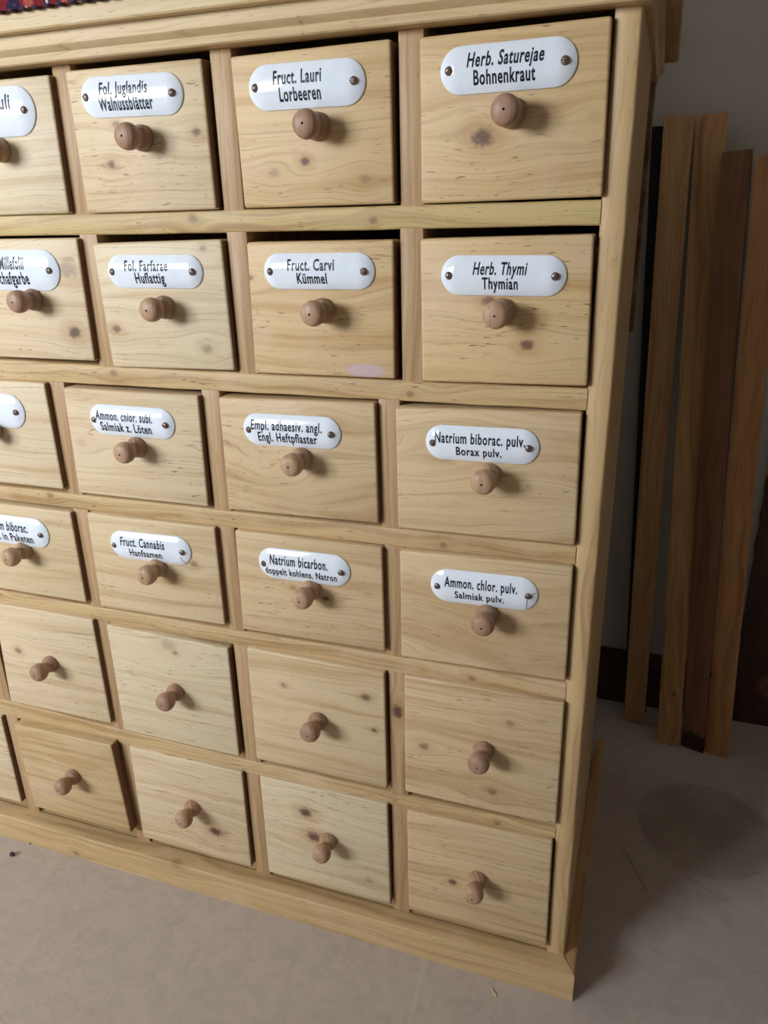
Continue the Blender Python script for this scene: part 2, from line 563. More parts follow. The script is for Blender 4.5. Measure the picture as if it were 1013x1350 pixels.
def make_plate(cx, cy, cz, ax, hw, r, parent):
    """enamel plate lying on the drawer front, facing -y; ax tilt"""
    h, rim = 0.0036, 0.0007
    hl = hw - r
    ct, st = math.cos(ax), math.sin(ax)
    P = lambda u, v, d: (cx + u * ct - v * st, cy - d, cz + u * st + v * ct)
    bm = bmesh.new()
    NA = 20
    def ring(s):
        pts = []
        for q in range(NA + 1):
            a = -math.pi / 2 + math.pi * q / NA
            pts.append((hl + r * s * math.cos(a), r * s * math.sin(a)))
        for q in range(NA + 1):
            a = math.pi / 2 + math.pi * q / NA
            pts.append((-hl + r * s * math.cos(a), r * s * math.sin(a)))
        return pts
    ss = [1.0, 1.0, 0.985, 0.95, 0.88, 0.78, 0.66, 0.52, 0.38, 0.24, 0.10, 0.0]
    rings = []
    for i, s in enumerate(ss):
        if i == 0:
            rings.append([bm.verts.new(P(u, v, 0.0001)) for u, v in ring(1.0)])
        else:
            rings.append([bm.verts.new(P(u, v, rim * (1 if i > 1 else .7) + dome_h(u, v, hl, r, h))) for u, v in ring(max(s, 0.001))])
    for a, b in zip(rings[:-1], rings[1:]):
        for k in range(len(a)):
            q = (k + 1) % len(a)
            bm.faces.new((a[k], a[q], b[q], b[k]))
    bm.faces.new(rings[-1])
    bmesh.ops.remove_doubles(bm, verts=bm.verts[:], dist=1e-6)
    bmesh.ops.recalc_face_normals(bm, faces=bm.faces[:])
    finish(bm, 'label_plate', M_enamel, (cx, cy, cz), parent, angle=80)
    return P, hl, h, rim


SPROF = [(0.0030, 0.0), (0.0030, 0.0004), (0.0027, 0.0011), (0.0020, 0.0016), (0.0010, 0.0019), (0.0, 0.00195)]


def make_screw(P, u, v, d0, parent, k=1.0):
    bm = bmesh.new()
    lathe(bm, [(r * k, h * k) for r, h in SPROF], 16, lambda a, b, h: P(u + a, v + b, d0 + h))
    ang = random.uniform(0, 3.1)
    bs = bmesh.new()
    ca_, sa_ = math.cos(ang), math.sin(ang)
    q = [(-.0024, -.0003), (.0024, -.0003), (.0024, .0003), (-.0024, .0003)]
    q = [(x * k * ca_ - y * k * sa_, x * k * sa_ + y * k * ca_) for x, y in q]
    f = [bm.verts.new(P(u + a, v + b, d0 + .00205 * k)) for a, b in q]
    g_ = [bm.verts.new(P(u + a, v + b, d0 + .0012 * k)) for a, b in q]
    n0 = len(bm.faces)
    ff = [bm.faces.new(f)] + [bm.faces.new((f[i], f[(i + 1) % 4], g_[(i + 1) % 4], g_[i])) for i in range(4)]
    for x in ff:
        x.material_index = 1
    bmesh.ops.recalc_face_normals(bm, faces=ff)
    bs.free()
    c = P(u, v, d0)
    finish(bm, 'screw', [M_screw, M_slot], c, parent, angle=50)


def text_bm(s, shear=0.0, bold=0.022):
    cu = bpy.data.curves.new('lettering_source', 'FONT')
    cu.body = s
    cu.size = 1.0
    cu.shear = shear
    cu.offset = bold
    cu.resolution_u = 3
    cu.space_character = 1.12
    o = bpy.data.objects.new('lettering_source', cu)
    col.objects.link(o)
    dg = bpy.context.evaluated_depsgraph_get()
    dg.update()
    me = bpy.data.meshes.new_from_object(o.evaluated_get(dg))
    bpy.data.objects.remove(o)
    bpy.data.curves.remove(cu)
    bm = bmesh.new()
    bm.from_mesh(me)
    bpy.data.meshes.remove(me)
    return bm


def make_lettering(P, hw, r, hl, h, rim, lines, parent, cracks=()):
    """lines: (text, start fraction, end fraction, centre in heights, cap height in plate heights, shear)"""
    out = bmesh.new()
    for (s, f0, f1, cv, ch, shear) in lines:
        tb = text_bm(s, shear)
        xs = [v.co.x for v in tb.verts]
        if not xs:
            tb.free()
            continue
        x0, x1 = min(xs), max(xs)
        U0, U1 = (f0 * 2 - 1) * hw, (f1 * 2 - 1) * hw
        sx = (U1 - U0) / (x1 - x0)
        cap = 0.60
        sy = ch * 2 * r / cap
        # slice so that letters follow the curved enamel
        for q in range(-3, 11):
            bmesh.ops.bisect_plane(tb, geom=tb.verts[:] + tb.edges[:] + tb.faces[:], plane_co=(0, q * 0.09, 0), plane_no=(0, 1, 0))
        vm = {}
        for v in tb.verts:
            u = U0 + (v.co.x - x0) * sx
            w = cv * 2 * r + (v.co.y - cap / 2) * sy
            d = rim + dome_h(u, w, hl, r, h) + 0.00016
            vm[v] = out.verts.new(P(u, w, d))
        for f in tb.faces:
            try:
                out.faces.new([vm[v] for v in f.verts])
            except ValueError:
                pass
        tb.free()
    for f in out.faces:
        f.normal_update()
        if f.normal.y > 0:
            f.normal_flip()
    for pts in cracks:          # hairline cracks of the enamel near a screw
        pts = [((f * 2 - 1) * hw, cv * 2 * r) for f, cv in pts]
        for (u0, v0), (u1, v1) in zip(pts[:-1], pts[1:]):
            L_ = math.hypot(u1 - u0, v1 - v0)
            nx, ny = -(v1 - v0) / L_ * .00022, (u1 - u0) / L_ * .00022
            M_ = 6
            prev = None
            for q in range(M_ + 1):
                u, v = u0 + (u1 - u0) * q / M_, v0 + (v1 - v0) * q / M_
                cur = [out.verts.new(P(u + s_ * nx, v + s_ * ny, rim + dome_h(u, v, hl, r, h) + .0001)) for s_ in (-1, 1)]
                if prev:
                    fc = out.faces.new((prev[0], cur[0], cur[1], prev[1]))
                    fc.material_index = 1
                    fc.normal_update()
                    if fc.normal.y > 0:
                        fc.normal_flip()
                prev = cur
    finish(out, 'lettering', [M_ink, M_crack], P(0, 0, 0), parent, smooth=False)


# ------------------------------------------------------------------ drawers: measured corners TL,TR,BR,BL (None = outside the picture)
DR = {
    '11': dict(c=[None, (63.8, 98), (91.3, 281.3), None], k=(-23, 196)),
    '12': dict(c=[(84.6, 93.3), (265, 76), (285.3, 276), (114.8, 281.3)], k=(167.8, 179.6), kn=[(153, 164, 5, .6), (259, 174, 6, .7), (147, 216.5, 5.5, .75)]),
    '13': dict(c=[(302.5, 74.5), (515, 50.4), (520, 268.5), (322, 274.6)], k=(403.5, 163.5), kn=[(402.5, 213, 6, .85), (362, 228, 7, .3), (481, 236, 7, .3)]),
    '14': dict(c=[(552.7, 48.7), (808, 19.5), (794.7, 259), (555.4, 268.5)], k=(666.8, 145), kn=[(637, 181, 13, .85), (785, 155, 9, .12)]),
    '21': dict(c=[None, (100.7, 313.6), (125, 476.4), None], k=(23.5, 398), kn=[(98.4, 438.4, 9, .85), (89, 355, 13, .4)]),
    '22': dict(c=[(120.8, 321), (291.5, 315.5), (309.5, 489), (148.7, 483.8)], k=(199, 408.6), kn=[(153.7, 433.7, 6, .7), (273.6, 460, 7, .4), (267.5, 327, 5, .4)]),
    '23': dict(c=[(324.3, 319.6), (519, 316), (521, 500), (336.4, 492)], k=(412.6, 413.3), kn=[(330, 366, 4, .6)], st=(481, 488, 32, 9, (214, 186, 196), .75)),
    '24': dict(c=[(553.7, 315), (784, 308.5), (774.6, 510), (556.4, 503)], k=(655, 415), kn=[(694.7, 455, 8, .8), (645, 397, 8, .7)]),
    '31': dict(c=[None, (57.7, 505), (83.8, 645.8), None], k=(-27, 572)),
    '32': dict(c=[(82.3, 511), (260.6, 521.5), (274.8, 668.6), (103.6, 650)], k=(163.8, 597), kn=[(106.6, 583.6, 8, .15)]),
    '33': dict(c=[(287.4, 523.7), (494.3, 531.6), (499.6, 691), (301.6, 672)], k=(384.7, 613)),
    '34': dict(c=[(521, 537), (768, 545), (758.6, 720), (525, 696.5)], k=(637.3, 635.8)),
    '41': dict(c=[None, (92.4, 675.4), (114, 795), None], k=(14.2, 734.7)),
    '42': dict(c=[(113.4, 676), (282.8, 696), (297, 825), (132.4, 800)], k=(193.4, 758.4), kn=[(256, 743.5, 5, .55)]),
    '43': dict(c=[(308.9, 699), (503.7, 722.7), (508.3, 859.5), (320, 830)], k=(398.9, 789), kn=[(429.5, 789, 4, .9), (387, 775, 4, .4)]),
    '44': dict(c=[(526.7, 725.8), (756.4, 748), (746.3, 898.6), (529, 865.8)], k=(636.3, 823.8)),
    '51': dict(c=[(-10, 794.8), (121.5, 817.6), (146.7, 954.6), (13.4, 925)], k=(51, 886.7), kn=[(24, 858, 5, .6)]),
    '52': dict(c=[(139.3, 823.6), (300.4, 855.5), (315.5, 998), (162.8, 963)], k=(218.2, 925.4), kn=[(221.5, 850, 10, .3), (231, 861, 4, .55)]),
    '53': dict(c=[(324.6, 854), (507, 888), (511, 1041), (338, 1001)], k=(409, 965.3), kn=[(483, 919.5, 6, .7), (493.6, 963, 4, .7), (374, 903, 4, .5)]),
    '54': dict(c=[(532.6, 890), (745, 927.6), (733.6, 1089.4), (534, 1043.9)], k=(631.8, 1006.5), kn=[(559, 983.8, 6, .6), (673, 954, 5, .4), (649, 1044, 6, .5)]),
    '60': dict(c=[None, (0.7, 945), (28.5, 1059), None], k=None),
    '61': dict(c=[(17, 955), (146, 983), (173, 1099), (45.3, 1063.6)], k=(82.2, 1037.5), p=0.0115, dark=True,
               light=(206, 178, 132), mid=(182, 144, 98), st=(100, 1005, 55, 9, (172, 122, 74), .3)),
    '62': dict(c=[(169.5, 984), (318.9, 1019), (331.7, 1144), (188.7, 1104)], k=(241.7, 1080.4), kn=[(284.7, 1096.5, 8, .95)]),
    '63': dict(c=[(341.7, 1023), (511, 1061.6), (515.4, 1193.7), (354.3, 1150)], k=(424, 1125.8), kn=[(402.7, 1071, 8, .9), (414.3, 1103.6, 9, .9), (487, 1161, 5, .3)]),
    '64': dict(c=[(536.2, 1069), (729, 1110), (720.8, 1250), (538.7, 1199.6)], k=(624, 1179), kn=[(597.4, 1163, 5, .85)]),
}
# plates: L,R,T,B image points, and lines (text, start, end, centre, cap height, shear)
c1, c2 = 0.165, -0.20
PL = {
    '12': dict(q=[(106.7, 129.2), (241, 121.5), (174.5, 97.3), (183, 153.7)], t=[('Fol. Juglandis', .22, .69, c1, .25, .0), ('Walnussblätter', .20, .73, c2, .27, .0)]),
    '13': dict(q=[(327.7, 117.5), (482, 105.7), (404.2, 79.9), (411, 142.7)], t=[('Fruct. Lauri', .24, .65, c1, .25, .0), ('Lorbeeren', .285, .64, c2, .25, .0)]),
    '14': dict(q=[(580.6, 95.7), (762.2, 78.9), (667.8, 53.7), (671.2, 120.2)], t=[('Herb. Saturejae', .21, .77, c1, .25, .22), ('Bohnenkraut', .26, .71, c2, .25, .0)]),
    '22': dict(q=[(142, 357.9), (266.9, 357.9), (204.8, 336), (208.1, 380.7)], t=[('Fol. Farfarae', .215, .67, c1, .26, .0), ('Huflattig', .315, .625, c2, .27, .0)]),
    '23': dict(q=[(348.1, 358.9), (494.2, 358.9), (417.6, 332), (421, 380.7)], t=[('Fruct. Carvi', .24, .66, c1, .26, .0), ('Kümmel', .32, .59, c2, .25, .0)]),
    '24': dict(q=[(581.6, 363.3), (747.7, 364.6), (664.5, 336), (664.5, 389.8)], t=[('Herb. Thymi', .27, .70, c1, .26, .2), ('Thymian', .345, .63, c2, .25, .0)]),
    '32': dict(q=[(118.7, 552.5), (230, 561.4), (174.7, 535.4), (174.7, 575.6)], t=[('Ammon. chlor. subl.', .105, .775, c1, .25, .0), ('Salmiak z. Löten', .15, .75, c2, .25, .0)]),
    '33': dict(q=[(320.9, 564.8), (449.4, 572.6), (385.3, 548), (385.3, 590)], t=[('Empl. adhaesiv. angl.', .105, .83, c1, .25, .0), ('Engl. Heftpflaster', .17, .775, c2, .25, .0)]),
    '34': dict(q=[(561.2, 582.8), (711.5, 591.6), (634.8, 562.5), (637.9, 609)], t=[('Natrium biborac. pulv.', .095, .885, c1, .25, .0), ('Borax pulv.', .285, .685, c2, .21, .0)]),
    '42': dict(q=[(145.7, 716.9), (251.7, 728.7), (201.4, 704.2), (198.4, 740)], t=[('Fruct. Cannabis', .165, .71, c1, .25, .0), ('Hanfsamen', .26, .66, c2, .22, .0)]),
    '43': dict(q=[(341.1, 740.7), (461.7, 755.2), (401.1, 727.4), (401.1, 767.9)], t=[('Natrium bicarbon.', .15, .78, c1, .25, .0), ('doppelt kohlens. Natron', .085, .87, c2, .20, .0)]),
    '44': dict(q=[(567.8, 770.1), (709.6, 785.9), (638, 755.9), (638, 799.4)], t=[('Ammon. chlor. pulv.', .145, .82, c1, .24, .0), ('Salmiak pulv.', .24, .70, c2, .19, .0)],
               cracks=[((.91, -.1), (.90, -.42)), ((.94, .05), (.99, .08))]),
    # plates cut by the picture's edge: right end, width and height as their neighbours
    '11': dict(r=(46, 144.3), half=(.0492, .0172), t=[('uli', .70, .80, c1, .25, .0)]),
    '21': dict(r=(77.9, 356.5), half=(.0470, .0160), t=[('Herb. Millefolii', .20, .66, c1, .26, .0), ('Schafgarbe', .33, .69, c2, .26, .0)]),
    '31': dict(r=(32, 543.7), half=(.0440, .0155), t=[('p.', .64, .70, c1, .25, .0), ('.', .68, .69, c2, .2, .0)]),
    '41': dict(r=(64, 705.6), half=(.0440, .0150), t=[('Natrium biborac.', .15, .765, c1, .25, .0), ('Borax in Paketen', .13, .81, c2, .24, .0)]),
}
PL['42']['cracks'] = [((.89, -.15), (.90, -.32), (.93, -.45))]
LIGHTS = [((222, 199, 164), (204, 174, 134)), ((225, 203, 169), (206, 177, 138)), ((218, 193, 154), (198, 166, 122)), ((222, 202, 168), (202, 174, 136))]


def build_drawer(code, corners, knob, plate=None, knots=(), prot=0.005, light=None, mid=None, stain=None, dark=False, seed=0.0, label=None, scale=1.0):
    tl, tr, br, bl = corners
    cx = sum(p[0] for p in corners) / 4
    cz = sum(p[2] for p in corners) / 4
    org = (cx, -prot, cz)
    toz = lambda p: ((p.x - cx) * S, (p.z - cz) * S)
    kl = []
    for (px, py, r, d) in knots:
        q = at(px, py, 1, -prot)
        a, b = toz(q)
        dist = (q - C0).dot(Vector(R[1]))
        kl.append((a, b, r * 1.2 / FPX * dist * S, d))
    stn = None
    if stain:
        q = at(stain[0], stain[1], 1, -prot)
        a, b = toz(q)
        dist = (q - C0).dot(Vector(R[1]))
        stn = (a, b, stain[2] / FPX * dist * S, stain[3] / FPX * dist * S, stain[4], stain[5])
    L0, M0 = LIGHTS[int(seed * 7) % 4]
    if code in ('13', '14', '23', '24'):  # right columns: warmer wood, darkened to carry the light's falloff in colour
        L0, M0 = (217, 185, 137), (196, 158, 108)
    elif code in ('33', '34', '43', '44', '54', '64'):
        L0, M0 = (214, 186, 145), (190, 157, 115)
    m = pine('pine_drawer_' + code, 'x', seed, light or L0, mid or M0, knots=kl, stain=stn, flecks=0.75 if int(seed * 5) % 3 else 0.45,
             grain=0.4 if code[0] < '5' else 0.5, wave=2.4 if code in ('33', '34', '44') else 1.3 if code in ('14', '23') else 0.7, ring=70 if code[0] in '34' else 90)
    bm = bmesh.new()
    yb = 0.0125
    fr = [(p[0], -prot, p[2]) for p in corners]
    bk = [(p[0], yb, p[2]) for p in corners]
    hexa(bm, fr + bk, 0.0021, 3)
    bm.normal_update()
    for f in bm.faces:
        if abs(f.normal.x) > 0.9:
            f.material_index = 1
    # the box behind the front: two sides, bottom and back
    x0, x1 = max(tl[0], bl[0]) + .004, min(tr[0], br[0]) - .004
    z0, z1 = max(bl[2], br[2]) + .002, min(tl[2], tr[2]) - .012
    box(bm, x0, x0 + .006, yb + .0002, 0.26, z0, z1)
    box(bm, x1 - .006, x1, yb + .0002, 0.26, z0, z1)
    box(bm, x0 + .0062, x1 - .0062, yb + .0002, 0.26, z0, z0 + .004)
    box(bm, x0 + .0062, x1 - .0062, 0.254, 0.26, z0 + .0042, z1)
    d = finish(bm, 'drawer', [m, M_end], org, cab, angle=40)
    if label:
        d['label'] = label
    make_knob(knob[0], -prot, knob[1], d, int(seed * 11), scale, dark)
    if plate:
        hw, r, pcx, pcz, ax = plate['hw'], plate['rr'], plate['cx'], plate['cz'], plate['ax']
        P, hl, h, rim = make_plate(pcx, -prot - .0002, pcz, ax, hw, r, d)
        for f in (0.075, 0.915):
            u = (f * 2 - 1) * hw
            make_screw(P, u, 0, rim + dome_h(u, 0, hl, r, h) - .0004, d, .9)
        if plate.get('t'):
            make_lettering(P, hw, r, hl, h, rim, plate['t'], d, plate.get('cracks', ()))
    return d


def plate_info(code):
    q = PL[code]
    if 'q' in q:
        y = -0.0062
        l, r_ = at(*q['q'][0], 1, y), at(*q['q'][1], 1, y)
        t, b = at(*q['q'][2], 1, y - .0005), at(*q['q'][3], 1, y - .0005)
        hw = (r_ - l).length / 2
        ax = math.atan2(r_.z - l.z, r_.x - l.x)
        rr = (t.z - b.z) / 2
        cx, cz = (l.x + r_.x) / 2, (t.z + b.z + l.z + r_.z) / 4
    else:
        e = at(*q['r'], 1, -.0062)
        hw, rr = q['half']
        rr = rr
        ax = 0.0
        cx, cz = e.x - hw, e.z
    return dict(hw=hw, rr=rr, cx=cx, cz=cz, ax=ax, t=q['t'], cracks=q.get('cracks', ()))


for idx, (code, dd) in enumerate(DR.items()):
    p = dd.get('p', 0.005)
    row = int(code[0])
    pts = [at(*q, 1, -p) if q else None for q in dd['c']]
    pitch = 0.1333 if row <= 2 else 0.15
    if pts[0] is None:
        w = pitch - DW - 0.001
        pts[0] = pts[1] + Vector((-w, 0, 0.0))
        pts[3] = pts[2] + Vector((-w, 0, 0.0))
    if dd['k']:
        k = at(*dd['k'], 1, -p - 0.0185)
        kn = (k.x, k.z)
    else:
        kn = ((pts[0].x + pts[1].x) / 2, (pts[0].z + pts[3].z) / 2 - .01)
    pl = plate_info(code) if code in PL else None
    if pl:
        words = ' / '.join(t[0] for t in pl['t'] if len(t[0]) > 3)
        lab = 'pine drawer whose white enamel plate reads ' + words if words else None
    else:
        lab = None
    build_drawer(code, pts, kn, pl, dd.get('kn', ()), p, dd.get('light'), dd.get('mid'), dd.get('st'), dd.get('dark', False), 1.0 + idx * 1.618, lab)

# the drawers further left, beyond the picture's edge, close the carcass
ZD = [(0.7015, 0.7885), (0.5835, 0.6795), (0.4660, 0.5640), (0.3500, 0.4470), (0.2070, 0.3310), (0.0625, 0.1870)]
for r in range(6):
    xs = ALLDIV[r]
    known = {0: 4, 1: 4, 2: 4, 3: 4, 4: 4, 5: 5}[r]
    edges = xs[known - 1:] + [XL - DW]
    for k in range(len(edges) - 1):
        a, b = edges[k + 1] + DW + .001, edges[k] - .0024
        if b - a < 0.03:
            continue
        z0, z1 = ZD[r]
        zs = RAILS[r][0](-0.6) - ZR[r][0] if r < 5 else 0
        pts = [Vector((a, -.005, z1 + zs)), Vector((b, -.005, z1 + zs)), Vector((b, -.005, z0 + zs)), Vector((a, -.005, z0 + zs))]
        pl = dict(hw=.045, rr=.0165, cx=(a + b) / 2, cz=z1 + zs - .028, ax=0.0) if r < 4 else None
        build_drawer('%d_outer_%d' % (r + 1, k), pts, ((a + b) / 2, (z0 + z1) / 2 - (.008 if r < 4 else 0) + zs), pl, (), 0.005, seed=60.0 + r * 3.3 + k * 1.7)

# ------------------------------------------------------------------ rug lying over the top board
n = NT('patterned_rug', 0.95, 0.1)
tc = n.n('ShaderNodeTexCoord')
X, Y, Z = n.sep(tc.outputs['Object'])
U = X
V = n.math('SUBTRACT', Y, Z)
vec = n.comb(U, V, 0.0)
wob = n.n('ShaderNodeTexNoise')
n.link(vec, wob.inputs['Vector'])
wob.inputs['Scale'].default_value = 45.0
wv = n.n('ShaderNodeVectorMath', operation='MULTIPLY_ADD')
n.link(wob.outputs['Color'], wv.inputs[0])
wv.inputs[1].default_value = (0.02, 0.02, 0)
n.link(vec, wv.inputs[2])
vo = n.n('ShaderNodeTexVoronoi', feature='F1')
n.link(wv.outputs[0], vo.inputs['Vector'])
vo.inputs['Scale'].default_value = 36.0
rings_ = n.math('SINE', n.math('MULTIPLY', vo.outputs['Distance'], 16.0))
c = n.mix(n.sstep(rings_, -0.1, 0.1), srgb(120, 40, 44), srgb(50, 40, 68))
c = n.mix(n.sstep(rings_, 0.75, 0.85), c, srgb(206, 190, 176))
big = n.noise(vec, 38.0, 2.0)
c = n.mix(n.sstep(big, 0.56, 0.62), c, srgb(168, 84, 76))
weave = n.noise(n.comb(n.math('MULTIPLY', U, 500.0), n.math('MULTIPLY', V, 700.0), 0.0), 1.0, 1.0)
c = n.mix(n.math('MULTIPLY', n.sstep(weave, 0.5, 0.7), 0.35), c, srgb(40, 28, 40))
n.link(c, n.b.inputs['Base Color'])
n.bump(weave, 0.5, 0.002)
M_rug = n.m
M_selv = plain('rug_selvedge', srgb(62, 40, 58), 0.95)
zrug0 = 0.8398
rug_x1 = -0.035
bm = bmesh.new()
zt_, yf_ = zrug0, -0.0290                   # lowest layer drops over the front edge, the others lie folded on it
prof = [(yf_ - .0052, 0.8298), (yf_ - .0052, zt_ - .003), (yf_ - .0040, zt_ + .0015), (yf_ - .001, zt_ + .0042), (yf_ + .004, zt_ + .005)]
LH, NL = 0.0175, 6  # unseen height of the pile is added to shade the wall behind
for q in range(NL):
    z0 = zt_ + .005 + q * LH
    y0 = 0.004 + 0.003 * math.sin(q * 2.1)
    for t in range(7):
        a_ = math.pi * t / 6
        prof.append((y0 - .0085 * math.sin(a_), z0 + .0004 + (LH - .0008) * (1 - math.cos(a_)) / 2))
    if q < NL - 1:
        prof.append((y0 + .008, z0 + LH))
zt2 = zt_ + .005 + NL * LH
prof += [(0.27, zt2), (0.283, zt2 - .008), (0.286, zt2 - .05), (0.284, zt_ + .006), (0.28, zt_),
         (yf_ + .004, zt_), (yf_ + .0008, zt_ - .0002), (yf_ - .0004, zt_ - .002), (yf_ - .0004, 0.8298)]
rings = []
for k in range(61):
    x = -1.05 + (rug_x1 + 1.05) * k / 60
    j = random.uniform(-.0002, .0002)
    rings.append([(x, y - (j if y < yf_ else 0), z) for y, z in prof])
loft(bm, rings)
rug = finish(bm, 'rug', M_rug, (-0.7, 0.1, zrug0), None, angle=60)
tag(rug, 'red and dark blue patterned rug folded on top of the cabinet', 'rug')
bm = bmesh.new()
for k in range(100):
    x = -1.05 + (rug_x1 + 1.05) * (k + .5) / 100
    box(bm, x - .0026, x + .0026, yf_ - .0058, yf_ - .0003, 0.8288, 0.8306, .0005, 1)
finish(bm, 'rug_binding', M_selv, (-0.7, yf_, .8298), rug)

# ------------------------------------------------------------------ leaning planks
YW = 0.470
def plank(name, bl, br, tl, tr, ytop, thick, yaw, mat, label, bevel=0.0008, group='planks leaning on the wall'):
    a, b = at(*bl, 2, FZ), at(*br, 2, FZ)
    c, d = at(*tl, 1, ytop), at(*tr, 1, ytop)
    a.z = b.z = FZ + .0003
    th = Vector((math.sin(yaw), math.cos(yaw), 0)) * thick
    bm = bmesh.new()
    hexa(bm, [c, d, b, a, c + th, d + th, b + th, a + th], bevel, 2)
    o = finish(bm, name, mat, ((a.x + b.x) / 2, a.y, FZ), None)
    tag(o, label, 'plank', group)
    return o


def plank_mat(nm, seed, l, m, **kw):
    return pine(nm, 'z', seed, l, m, flecks=0.25, grain=0.6, ring=75, wave=1.2, tint=(190, 142, 100), rough=0.6, **kw)


plank('wooden_plank', (822.5, 949.5), (849, 957.5), (876, 150), (916, 153), 0.443, 0.012, 0.0,
      plank_mat('plank_pale', 71.0, (208, 164, 116), (178, 132, 88)), 'wooden plank standing closest to the cabinet, set apart from the other three')
plank('wooden_plank', (866.2, 979.3), (896, 984.6), (917.7, 153), (961, 147), 0.453, 0.010, 0.04,
      plank_mat('plank_knotted', 74.0, (212, 166, 116), (176, 128, 84), knots=((0.090, 0.006, .003, .95),)), 'tall wooden plank with a small dark knot near its foot')
plank('wooden_plank', (898, 983), (927, 994.3), (952, 201), (992, 196), 0.430, 0.010, 0.22,
      pine('plank_brown', 'z', 77.0, (150, 104, 78), (128, 86, 64), flecks=.2, grain=.5, ring=75, tint=(140, 96, 72), rough=.6, burnt=0.035), 'darker brown wooden plank with a blackened lower end')
plank('wooden_plank', (928.5, 991), (959, 1000.3), (996, 206), (1038, 202), 0.428, 0.012, 0.24,
      plank_mat('plank_reddish', 80.0, (210, 158, 108), (176, 120, 78), knots=((0.135, -0.016, .004, .9),)), 'reddish wooden plank beside the dark door, with bold grain')
bm = bmesh.new()
a = at(866, 166, 1, 0.455)
ztop = a.z
hexa(bm, [(a.x - .005, .458, ztop), (a.x + .022, .458, ztop), (.077, .446, FZ + .0003), (.047, .446, FZ + .0003),  # black batten, widened left to fill the dark gap beside the cabinet
          (a.x - .005, .467, ztop), (a.x + .022, .467, ztop), (.077, .456, FZ + .0003), (.047, .456, FZ + .0003)], .0006, 1)
o = finish(bm, 'wooden_batten', pine('slat_black', 'z', 90.0, (36, 32, 30), (28, 25, 24), flecks=0, grain=.3, tint=(34, 30, 28)), (.065, .45, FZ))
tag(o, 'black batten behind the plank closest to the cabinet', 'batten')

# ------------------------------------------------------------------ floor bits
def blob(name, px, py, rx, ry, rz, mat, label, cat, seed, rot=0.0):
    p = at(px, py, 2, FZ)
    rnd = random.Random(seed)
    bm = bmesh.new()
    bmesh.ops.create_icosphere(bm, subdivisions=2, radius=1.0)
    for v in bm.verts:
        k = rnd.uniform(.8, 1.15)
        x, y, z = v.co.x * rx * k, v.co.y * ry * k, v.co.z * rz * k
        v.co = Vector((p.x + x * math.cos(rot) - y * math.sin(rot), p.y + x * math.sin(rot) + y * math.cos(rot), p.z + rz + z))
    zmin = min(v.co.z for v in bm.verts)
    for v in bm.verts:
        v.co.z += FZ + .0001 - zmin
    o = finish(bm, name, mat, (p.x, p.y, FZ), None, angle=60)
    return tag(o, label, cat)


blob('pebble', 16.5, 1128, .0034, .0028, .0022, plain('dark_stone', srgb(44, 44, 48), .7), 'small black pebble on the floor in front of the plinth', 'pebble', 1)
blob('wood_crumb', 40, 1113, .0011, .0009, .0007, plain('dark_crumb', srgb(70, 62, 58), .8), 'tiny dark crumb on the floor against the plinth, smaller than the pebble', 'crumb', 2)
p = at(651, 1309, 2, FZ)
bm = bmesh.new()
q = Matrix.Rotation(math.radians(-48), 3, 'Z')
pts = []
for z in (0.0009, 0.0001):
    for u, v in ((-.0048, .0008), (.0048, .0012), (.0044, -.0010), (-.0050, -.0004)):
        e = q @ Vector((u, v, 0))
        pts.append((p.x + e.x, p.y + e.y, FZ + z))
hexa(bm, [pts[0], pts[1], pts[2], pts[3], pts[4], pts[5], pts[6], pts[7]], .0002, 1)
o = finish(bm, 'wood_chip', pine('wood_chip_pale', 'x', 99.0, (224, 200, 160), (206, 176, 130), flecks=0), (p.x, p.y, FZ))
tag(o, 'pale wood splinter on the floor before the plinth corner', 'splinter')

# ------------------------------------------------------------------ the room
RX0, RX1, RY0, RZ1 = -2.4, 1.15, -1.4, 2.1
n = NT('floor_vinyl', 0.42, 0.35)
tc = n.n('ShaderNodeTexCoord')
O = tc.outputs['Object']
X, Y, Z = n.sep(O)
a1 = n.noise(O, 40.0, 6.0, 0.68, 0.7)
a2 = n.noise(O, 85.0, 4.0, 0.6, 1.4)
a3 = n.noise(O, 5.0, 3.0)
c = n.mix(n.sstep(a1, 0.35, 0.7), srgb(195, 180, 167), srgb(181, 168, 157))
c = n.mix(n.math('MULTIPLY', n.sstep(a2, 0.57, 0.70), 0.5), c, srgb(202, 186, 172))
c = n.mix(n.math('MULTIPLY', n.sstep(a2, 0.42, 0.30), 0.35), c, srgb(164, 146, 132))
c = n.mix(n.math('MULTIPLY', n.sstep(a3, 0.5, 0.7), 0.3), c, srgb(180, 172, 172))
# round water stain
sc = at(930, 1092, 2, FZ)
scw = W(sc)
dx = n.math('SUBTRACT', X, scw.x)
dy = n.math('SUBTRACT', Y, scw.y)
rr = n.math('SQRT', n.math('ADD', n.math('MULTIPLY', dx, dx), n.math('MULTIPLY', dy, dy)))
rr = n.math('ADD', rr, n.math('MULTIPLY', n.math('SUBTRACT', n.noise(O, 40.0, 3.0), 0.5), 0.012))
RS = 0.088
c = n.mix(n.math('MULTIPLY', n.sstep(rr, RS + .006, RS - .004), n.sstep(n.noise(O, 16.0, 3.0), .3, .65, .25, .5)), c, srgb(132, 114, 98))
